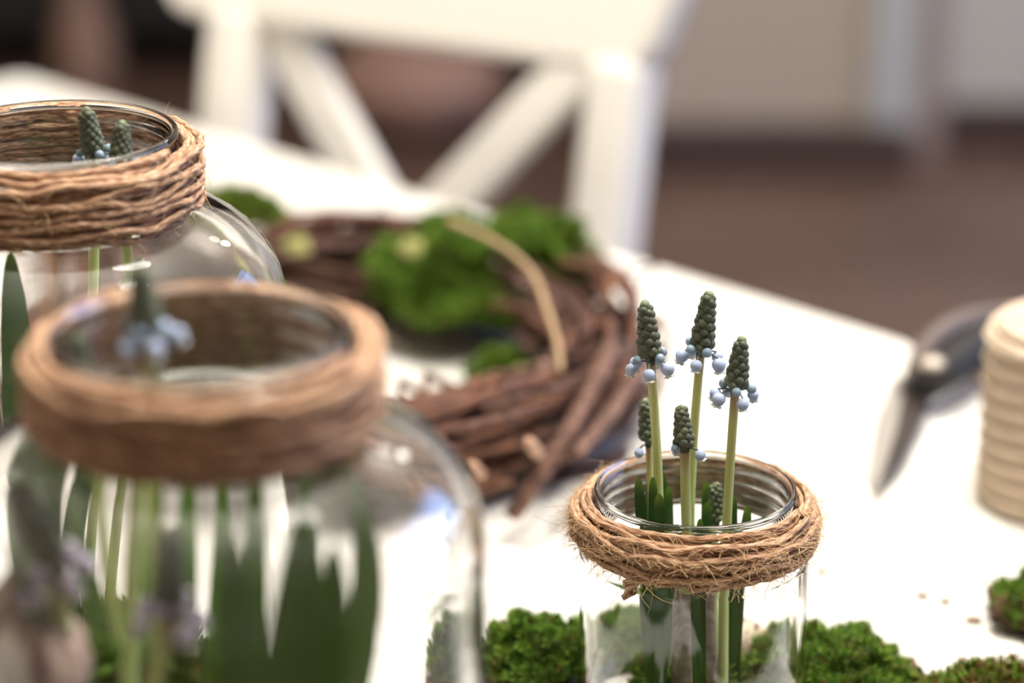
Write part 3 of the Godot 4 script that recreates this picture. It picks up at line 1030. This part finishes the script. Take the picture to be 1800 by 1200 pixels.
func back_jar_group() -> void:
	var at := Vector3(-0.1651, 0.75, -0.9732)
	large_jar("large glass jar with twine neck cut by the left picture edge", at, 83, 700, 260)
	moss("moss_cushion", "moss packed in the bottom of the jar at the left edge", at + Vector3(0, 0.0065, 0), Vector3(0.055, 0.035, 0.055), 321, 2200, "", 0.0, 0.006, 0.25)
	muscari("curved green flower head with blue bells inside the left-edge jar", [Vector3(-0.1688, 0.7704, -0.962), Vector3(-0.1556, 0.9152, -0.968), Vector3(-0.1503, 0.9701, -0.968), Vector3(-0.1503, 0.986, -0.968)], Vector3(-0.1527, 1.0041, -0.966), 0.0042, 0.0026, 64, 8, 41, [], 0.0020)
	muscari("stubby green flower head, right one inside the left-edge jar", [Vector3(-0.161, 0.774, -0.955), Vector3(-0.14, 0.9199, -0.955), Vector3(-0.1397, 0.9741, -0.955), Vector3(-0.1397, 0.9872, -0.955)], Vector3(-0.1381, 1.0021, -0.955), 0.0040, 0.0022, 54, 3, 43, [], 0.0020)
	var root: Vector3 = Vector3(-0.1775, 0.7766, -0.95)
	var o := thing("hyacinth_leaves", "broad glossy green leaf at the left picture edge in a jar", "plant", root)
	for l in [
		[Vector3(-0.1787, 0.7792, -0.945), Vector3(-0.1739, 0.9054, -0.935), Vector3(-0.1767, 0.9592, -0.935), 0.015, Vector3(1, 0, 0.3)],
		[Vector3(-0.1818, 0.7766, -0.95), Vector3(-0.1992, 0.8904, -0.945), Vector3(-0.1888, 0.9559, -0.945), 0.014, Vector3(1, 0, -0.3)],
		[Vector3(-0.1762, 0.774, -0.955), Vector3(-0.1642, 0.8996, -0.95), Vector3(-0.1334, 0.9505, -0.955), 0.010, Vector3(1, 0, 0.3)]]:
		leaf_part(o, root, l, lin(64, 112, 46), lin(110, 150, 70))
	bulb_part(o, Vector3(0.0, -0.015, 0.0), 0.020, 0.036)

# ---------------------------------------------------------------- wreath
func wreath() -> void:
	rng.seed = 500
	var mid := Vector3(-0.0935, 0.75, -1.328)
	var o := thing("twig_wreath", "round wreath of dark brown twigs lying on the white table", "wreath", mid)
	var R := 0.140
	var variants := []
	for k in 36:
		var s := Shape.new()
		var span := rng.randf_range(0.55, 1.5)
		var rho := 0.033 * sqrt(rng.randf_range(0.12, 1.0))
		var psi := rng.randf() * TAU
		var roll := rng.randf_range(-1.3, 1.3)
		var thick: float = [0.0011, 0.0015, 0.0020, 0.0028, 0.0036][rng.randi_range(0, 4)]
		var pts := PackedVector3Array()
		var radii := []
		var n := 14
		for i in n + 1:
			var t := float(i) / n
			var a := (t - 0.5) * span
			var ps := psi + roll * t
			var rr := rho * (1.0 + 0.25 * sin(t * 7.0 + k))
			if rng.randf() < 0.1 and i > n - 3:
				rr *= 1.5
			var rad := R + rr * cos(ps)
			pts.append(Vector3(cos(a) * rad, maxf(thick * 1.3, 0.024 + 0.75 * rr * sin(ps)), sin(a) * rad))
			radii.append(thick * lerpf(1.1, 0.6, t))
		s.tube(pts, radii, 6)
		variants.append(s.mesh(M.bark[k % 4]))
	for i in 280:
		part("twig", variants[i % variants.size()], o, Transform3D(Basis(Vector3.UP, rng.randf() * TAU), Vector3(0, rng.randf_range(-0.0, 0.003), 0)))
	# the tangle of thin twigs inside the ring, too fine to pick apart
	var fine := Shape.new()
	for i in 330:
		var a0 := rng.randf() * TAU
		var span := rng.randf_range(0.5, 1.1)
		var rho := 0.026 * sqrt(rng.randf())
		var psi := rng.randf() * TAU
		var pts := PackedVector3Array()
		for k in 9:
			var a := a0 + span * k / 8.0
			var rad := R + rho * cos(psi + k * 0.12)
			pts.append(Vector3(cos(a) * rad, maxf(0.003, 0.023 + 0.80 * rho * sin(psi + k * 0.12)), sin(a) * rad))
		fine.tube(pts, rng.randf_range(0.0010, 0.0019), 5)
	part("fine_twigs", fine.mesh(M.bark[1]), o).set_meta("kind", "stuff")
	# the thickest bent branches on the near right side
	for e in [[Vector3(0.0482, 0.803, -1.2681), Vector3(0.0279, 0.805, -1.1522), Vector3(0, 0.762, -1.1592), 0.0042], [Vector3(0.0236, 0.795, -1.2779), Vector3(0, 0.8, -1.1856), Vector3(-0.0267, 0.77, -1.2108), 0.0040], [Vector3(0.0782, 0.775, -1.3883), Vector3(0.0584, 0.8, -1.2146), Vector3(0.0282, 0.79, -1.1621), 0.0036]]:
		var s := Shape.new()
		var pts := PackedVector3Array()
		for i in 13:
			var t := i / 12.0
			pts.append((e[0] as Vector3).bezier_interpolate((e[0] as Vector3).lerp(e[1], 0.67), (e[2] as Vector3).lerp(e[1], 0.67), e[2], t) - mid)
		s.tube(pts, e[3], 8)
		part("branch", s.mesh(M.bark[3]), o)
	# a thin stray twig standing up in an arc over the moss
	var line := PackedVector3Array()
	var c := Curve3D.new()
	var arc: Array = [Vector3(-0.0321, 0.8444, -1.34), Vector3(-0.0086, 0.8365, -1.33), Vector3(0.009, 0.8282, -1.31), Vector3(0.0166, 0.8193, -1.28), Vector3(0.0218, 0.8093, -1.255), Vector3(0.023, 0.8004, -1.24)]
	for i in arc.size():
		var a: Vector3 = arc[maxi(i - 1, 0)]
		var b: Vector3 = arc[mini(i + 1, arc.size() - 1)]
		c.add_point(arc[i] - mid, -(b - a) / 6.0, (b - a) / 6.0)
	for i in 25:
		line.append(c.sample_baked(i / 24.0 * c.get_baked_length(), true))
	var t := Shape.new()
	t.tube(line, 0.0017, 8)
	part("stray_twig", t.mesh(M.straw), o)
	# small cut ends and pale lichen tufts
	for e in [[Vector3(-0.1174, 0.7976, -1.44), 0.007], [Vector3(-0.0533, 0.8026, -1.42), 0.007], [Vector3(0.0072, 0.765, -1.3256), 0.008]]:
		var s := Shape.new()
		s.blob(Vector3.ZERO, Vector3(e[1], e[1] * 0.8, e[1]), lump, 0.8, 10, 16, 1.0)
		part("lichen_tuft", flip(s).mesh(plain(166, 164, 104, 0.9)), o, Transform3D(Basis.IDENTITY, e[0] - mid))
	for e in [[Vector3(0.0076, 0.803, -1.1464), 0.0030], [Vector3(0.0156, 0.798, -1.2579), 0.0026], [Vector3(-0.0177, 0.792, -1.1473), 0.0024]]:
		var s := Shape.new()
		s.tube(PackedVector3Array([Vector3(0.004, -0.012, -0.016), Vector3(0.001, -0.004, -0.006), Vector3(0, 0.0, 0.002)]), e[1], 10)
		part("cut_twig_end", s.mesh(plain(186, 150, 126, 0.8)), o, Transform3D(Basis.IDENTITY, e[0] - mid))
	moss("moss_cushion", "large bright green moss cushion on the far side of the wreath", Vector3(-0.013, 0.772, -1.428), Vector3(0.058, 0.042, 0.042), 401, 9000, "", 0.0, 0.006)
	moss("moss_cushion", "small dark green moss tuft inside the wreath ring", Vector3(-0.004, 0.7505, -1.345), Vector3(0.018, 0.020, 0.014), 402, 1400, "", 0.0, 0.005)
	moss("moss_cushion", "moss tuft on the far left part of the wreath", Vector3(-0.1466, 0.8264, -1.4), Vector3(0.024, 0.014, 0.018), 403, 1600, "", 0.0, 0.005, 0.3)

func moss_on_table() -> void:
	moss("moss_clump", "green moss clump on brown soil left of the small jar", Vector3(0.010, 0.756, -1.022), Vector3(0.022, 0.017, 0.018), 411, 2200, "moss clumps round the small jar", 0.7, 0.004, 0.05, Vector3(-0.006, -0.012, 0.010))
	moss("moss_clump", "green moss clump seen through the left of the small jar", Vector3(0.044, 0.751, -1.038), Vector3(0.024, 0.016, 0.017), 412, 2200, "moss clumps round the small jar", 0.0, 0.005)
	moss("moss_clump", "wide moss clump beside the right foot of the small jar", Vector3(0.126, 0.751, -1.015), Vector3(0.036, 0.018, 0.026), 413, 3600, "moss clumps round the small jar", 0.5, 0.004, 0.12)
	moss("moss_clump", "moss clump cut by the right picture edge", Vector3(0.227, 0.754, -1.072), Vector3(0.021, 0.018, 0.020), 414, 1800, "moss clumps round the small jar", 0.9, 0.004, 0.1)
	moss("moss_clump", "scruffy brown moss at the lower right picture corner", Vector3(0.190, 0.751, -1.000), Vector3(0.024, 0.012, 0.014), 415, 900, "moss clumps round the small jar", 0.9, 0.006, 0.5)
	moss("moss_clump", "moss clump on the table before the small jar", Vector3(0.062, 0.751, -0.872), Vector3(0.040, 0.020, 0.030), 416, 2600, "moss clumps round the small jar", 0.5, 0.005, 0.2)
	moss("moss_clump", "moss clump on the table between the nearest jar and the small jar", Vector3(0.006, 0.751, -0.905), Vector3(0.026, 0.020, 0.030), 417, 2200, "moss clumps round the small jar", 0.5, 0.005, 0.2)
	var s := Shape.new()
	var pr := PackedVector2Array()
	for i in 21:
		var a := PI * i / 20.0
		pr.append(Vector2(sin(a) * 0.0115 * (1.0 + 0.10 * cos(a)), -cos(a) * 0.0155))
	s.lathe(pr, 32)
	var egg := part("quail_egg", s.mesh(M.egg), self, Transform3D(Basis(Vector3(0.3, 0, 1).normalized(), 0.9), Vector3(0.0985, 0.7605, -1.030)))
	tag(egg, "cream egg with brown blotches behind the small jar", "egg")

# ---------------------------------------------------------------- spool and shears
func spool() -> void:
	var at := Vector3(0.260, 0.75, -1.206)
	var o := thing("twine_spool", "thick beige spool of twine at the right picture edge", "spool", at)
	var h := 0.086
	var r := 0.038
	var s := Shape.new()
	s.lathe(PackedVector2Array([Vector2(0, 0), Vector2(r - 0.002, 0), Vector2(r, 0.003), Vector2(r, h - 0.003), Vector2(r - 0.003, h), Vector2(0.012, h), Vector2(0.011, h - 0.02), Vector2(0, h - 0.02)]), 48)
	part("spool_core", s.mesh(M.cord), o)
	for layer in [[34.0, 0.0, 1.0, 0.0], [9.0, 1.0, -1.0, 0.5]]:
		var pts := PackedVector3Array()
		var n := int(layer[0] * 60)
		for i in n + 1:
			var t := float(i) / n
			var a: float = TAU * layer[0] * t * layer[2] + layer[3]
			var rr: float = r + 0.0012 + layer[1] * 0.0018
			pts.append(Vector3(cos(a) * rr, lerpf(0.0016, h - 0.0016, t) + sin(a + 1.0) * 0.0008 * (1.0 + layer[1] * 5.0) * sin(PI * t), sin(a) * rr))
		s = Shape.new()
		s.tube(pts, 0.00165, 6, Color.WHITE, 2, 110.0, 0.12)
		part("wound_twine", s.mesh(M.cord), o)
	var top := PackedVector3Array()
	for i in 500:
		var t := i / 499.0
		var a := TAU * 9.0 * t
		top.append(Vector3(cos(a) * lerpf(0.013, r - 0.001, t), h + 0.0008, sin(a) * lerpf(0.013, r - 0.001, t)))
	s = Shape.new()
	s.tube(top, 0.0014, 6)
	part("wound_twine", s.mesh(M.cord), o)

func shears() -> void:
	var tip := Vector3(0.17, 0.752, -1.1973)
	var piv := Vector3(0.2034, 0.756, -1.3289)
	var o := thing("garden_shears", "black handled garden shears lying by the table corner", "shears", piv)
	var along := (tip - piv)
	var length := along.length()
	along = along.normalized()
	var across := Vector3.UP.cross(along).normalized()
	var xf := Transform3D(Basis(along, across, along.cross(across)), Vector3.ZERO)
	var s := Shape.new()
	s.slab(PackedVector2Array([Vector2(-0.012, -0.010), Vector2(length * 0.3, -0.012), Vector2(length * 0.8, -0.007), Vector2(length, 0.0), Vector2(length * 0.5, 0.001), Vector2(-0.012, 0.006)]), 0.0028, 0.0006, xf)
	part("blade", s.mesh(M.steel), o)
	s = Shape.new()
	s.slab(PackedVector2Array([Vector2(-0.012, -0.004), Vector2(length * 0.4, 0.0), Vector2(length * 0.97, 0.0), Vector2(length * 0.7, 0.008), Vector2(length * 0.25, 0.012), Vector2(-0.012, 0.010)]), 0.0028, 0.0006, Transform3D(xf.basis, Vector3(0, 0.0034, 0)))
	part("blade", s.mesh(plain(70, 62, 60, 0.35, 0.7)), o)
	s = Shape.new()
	s.lathe(PackedVector2Array([Vector2(0, -0.002), Vector2(0.006, -0.002), Vector2(0.007, 0.006), Vector2(0.004, 0.009), Vector2(0, 0.009)]), 20)
	part("pivot_screw", s.mesh(plain(150, 142, 138, 0.4, 0.8)), o)
	var lines := [[Vector3.ZERO, Vector3(0.2125, 0.768, -1.3153) - piv, Vector3(0.2297, 0.772, -1.3359) - piv, Vector3(0.2567, 0.77, -1.3756) - piv, Vector3(0.2883, 0.766, -1.4) - piv], [Vector3.ZERO, Vector3(0.2067, 0.77, -1.3329) - piv, Vector3(0.2173, 0.776, -1.3521) - piv, Vector3(0.2393, 0.776, -1.381) - piv, Vector3(0.2741, 0.772, -1.4077) - piv]]
	for i in 2:
		var c := Curve3D.new()
		var l: Array = lines[i]
		for k in l.size():
			var a: Vector3 = l[maxi(k - 1, 0)]
			var b: Vector3 = l[mini(k + 1, l.size() - 1)]
			c.add_point(l[k], -(b - a) / 6.0, (b - a) / 6.0)
		var pts := PackedVector3Array()
		var radii := []
		for k in 21:
			pts.append(c.sample_baked(k / 20.0 * c.get_baked_length(), true))
			radii.append(0.0068 + 0.004 * sin(PI * k / 20.0) if i == 0 else 0.0045 + 0.002 * sin(PI * k / 20.0))
		s = Shape.new()
		s.tube(pts, radii, 12)
		part("handle", s.mesh(M.black if i == 0 else plain(96, 84, 78, 0.5)), o)
	s = Shape.new()
	s.blob(Vector3.ZERO, Vector3(0.007, 0.004, 0.006), lump, 0.1, 10, 16, 1.0)
	part("catch", flip(s).mesh(plain(190, 180, 168, 0.4, 0.4)), o, Transform3D(Basis.IDENTITY, Vector3(0.2123, 0.776, -1.3168) - piv))

# ---------------------------------------------------------------- far things
func background_things() -> void:
	var o := thing("sideboard", "long black sideboard against the dim far wall", "cabinet", Vector3(-0.72, 0, -5.05))
	var s := Shape.new()
	s.box(Vector3(0, 0.44, 0), Vector3(1.7, 0.72, 0.42), 0.006)
	part("body", s.mesh(M.dark), o)
	for k in 4:
		s = Shape.new()
		s.box(Vector3(-0.63 + k * 0.42, 0.44, 0.215), Vector3(0.40, 0.66, 0.016), 0.005)
		var d := part("door", s.mesh(M.black), o)
		s = Shape.new()
		s.box(Vector3(-0.63 + k * 0.42 + (0.14 if k % 2 == 0 else -0.14), 0.5, 0.232), Vector3(0.012, 0.12, 0.016), 0.004)
		part("handle", s.mesh(M.steel), d)
	for q in [Vector2(-0.8, -0.16), Vector2(0.8, -0.16), Vector2(-0.8, 0.16), Vector2(0.8, 0.16)]:
		s = Shape.new()
		s.box(Vector3(q.x, 0.04, q.y), Vector3(0.05, 0.08, 0.05), 0.004)
		part("leg", s.mesh(M.dark), o)
	# rounded dusty-rose cushion on the floor
	var cu := thing("floor_cushion", "dusty rose-brown cushion on the floor seen through the chair back", "cushion", Vector3(-0.16, 0, -4.52))
	s = Shape.new()
	s.blob(Vector3(0, 0.085, 0), Vector3(0.15, 0.085, 0.16), lump, 0.12, 18, 28, 1.0)
	part("cover", flip(s).mesh(plain(158, 126, 112, 0.95)), cu)
	s = Shape.new()
	var seam := PackedVector3Array()
	for i in 41:
		var a := TAU * i / 40.0
		seam.append(Vector3(cos(a) * 0.150, 0.08, sin(a) * 0.160))
	s.tube(seam, 0.006, 6)
	part("piping", s.mesh(plain(120, 92, 84, 0.95)), cu)
	# brown pot in front of the sideboard
	var po := thing("floor_vase", "slim brown vase on the floor before the black sideboard", "vase", Vector3(-0.74, 0, -4.70))
	s = Shape.new()
	s.lathe(PackedVector2Array([Vector2(0, 0), Vector2(0.035, 0), Vector2(0.055, 0.06), Vector2(0.05, 0.13), Vector2(0.028, 0.19), Vector2(0.034, 0.21), Vector2(0.028, 0.21), Vector2(0.022, 0.19), Vector2(0, 0.18)]), 32)
	part("vase_body", s.mesh(plain(148, 118, 102, 0.7)), po)

func crumbs() -> void:
	rng.seed = 900
	var spots := [[Vector3(0.178, 0.75, -1.0974), 0.0016, "pale soil crumb on the table, farthest from the right moss"], [Vector3(0.1871, 0.75, -1.0917), 0.0015, "pale soil crumb on the table, middle of three"], [Vector3(0.1964, 0.75, -1.0726), 0.0019, "dark green crumb on the table nearest the right moss"], [Vector3(0.137, 0.75, -1.122), 0.0015, "faint crumb on the table close beside the twine of the small jar"], [Vector3(0.1611, 0.75, -1.0256), 0.0022, "brown crumb on the table at the end of the wide moss clump"], [Vector3(-0.0285, 0.75, -1.2954), 0.0020, "dry plant bit inside the wreath near its brown twigs"]]
	for e in spots:
		var s := Shape.new()
		s.blob(Vector3(0, e[1] * 0.6, 0), Vector3(e[1] * 1.5, e[1] * 0.8, e[1]), lump, 0.9, 8, 12, 1.0)
		var c := part("soil_crumb", flip(s).mesh(plain(140, 118, 96, 0.9)), self, Transform3D(Basis.IDENTITY, e[0]))
		tag(c, e[2], "crumb", "crumbs on the table")
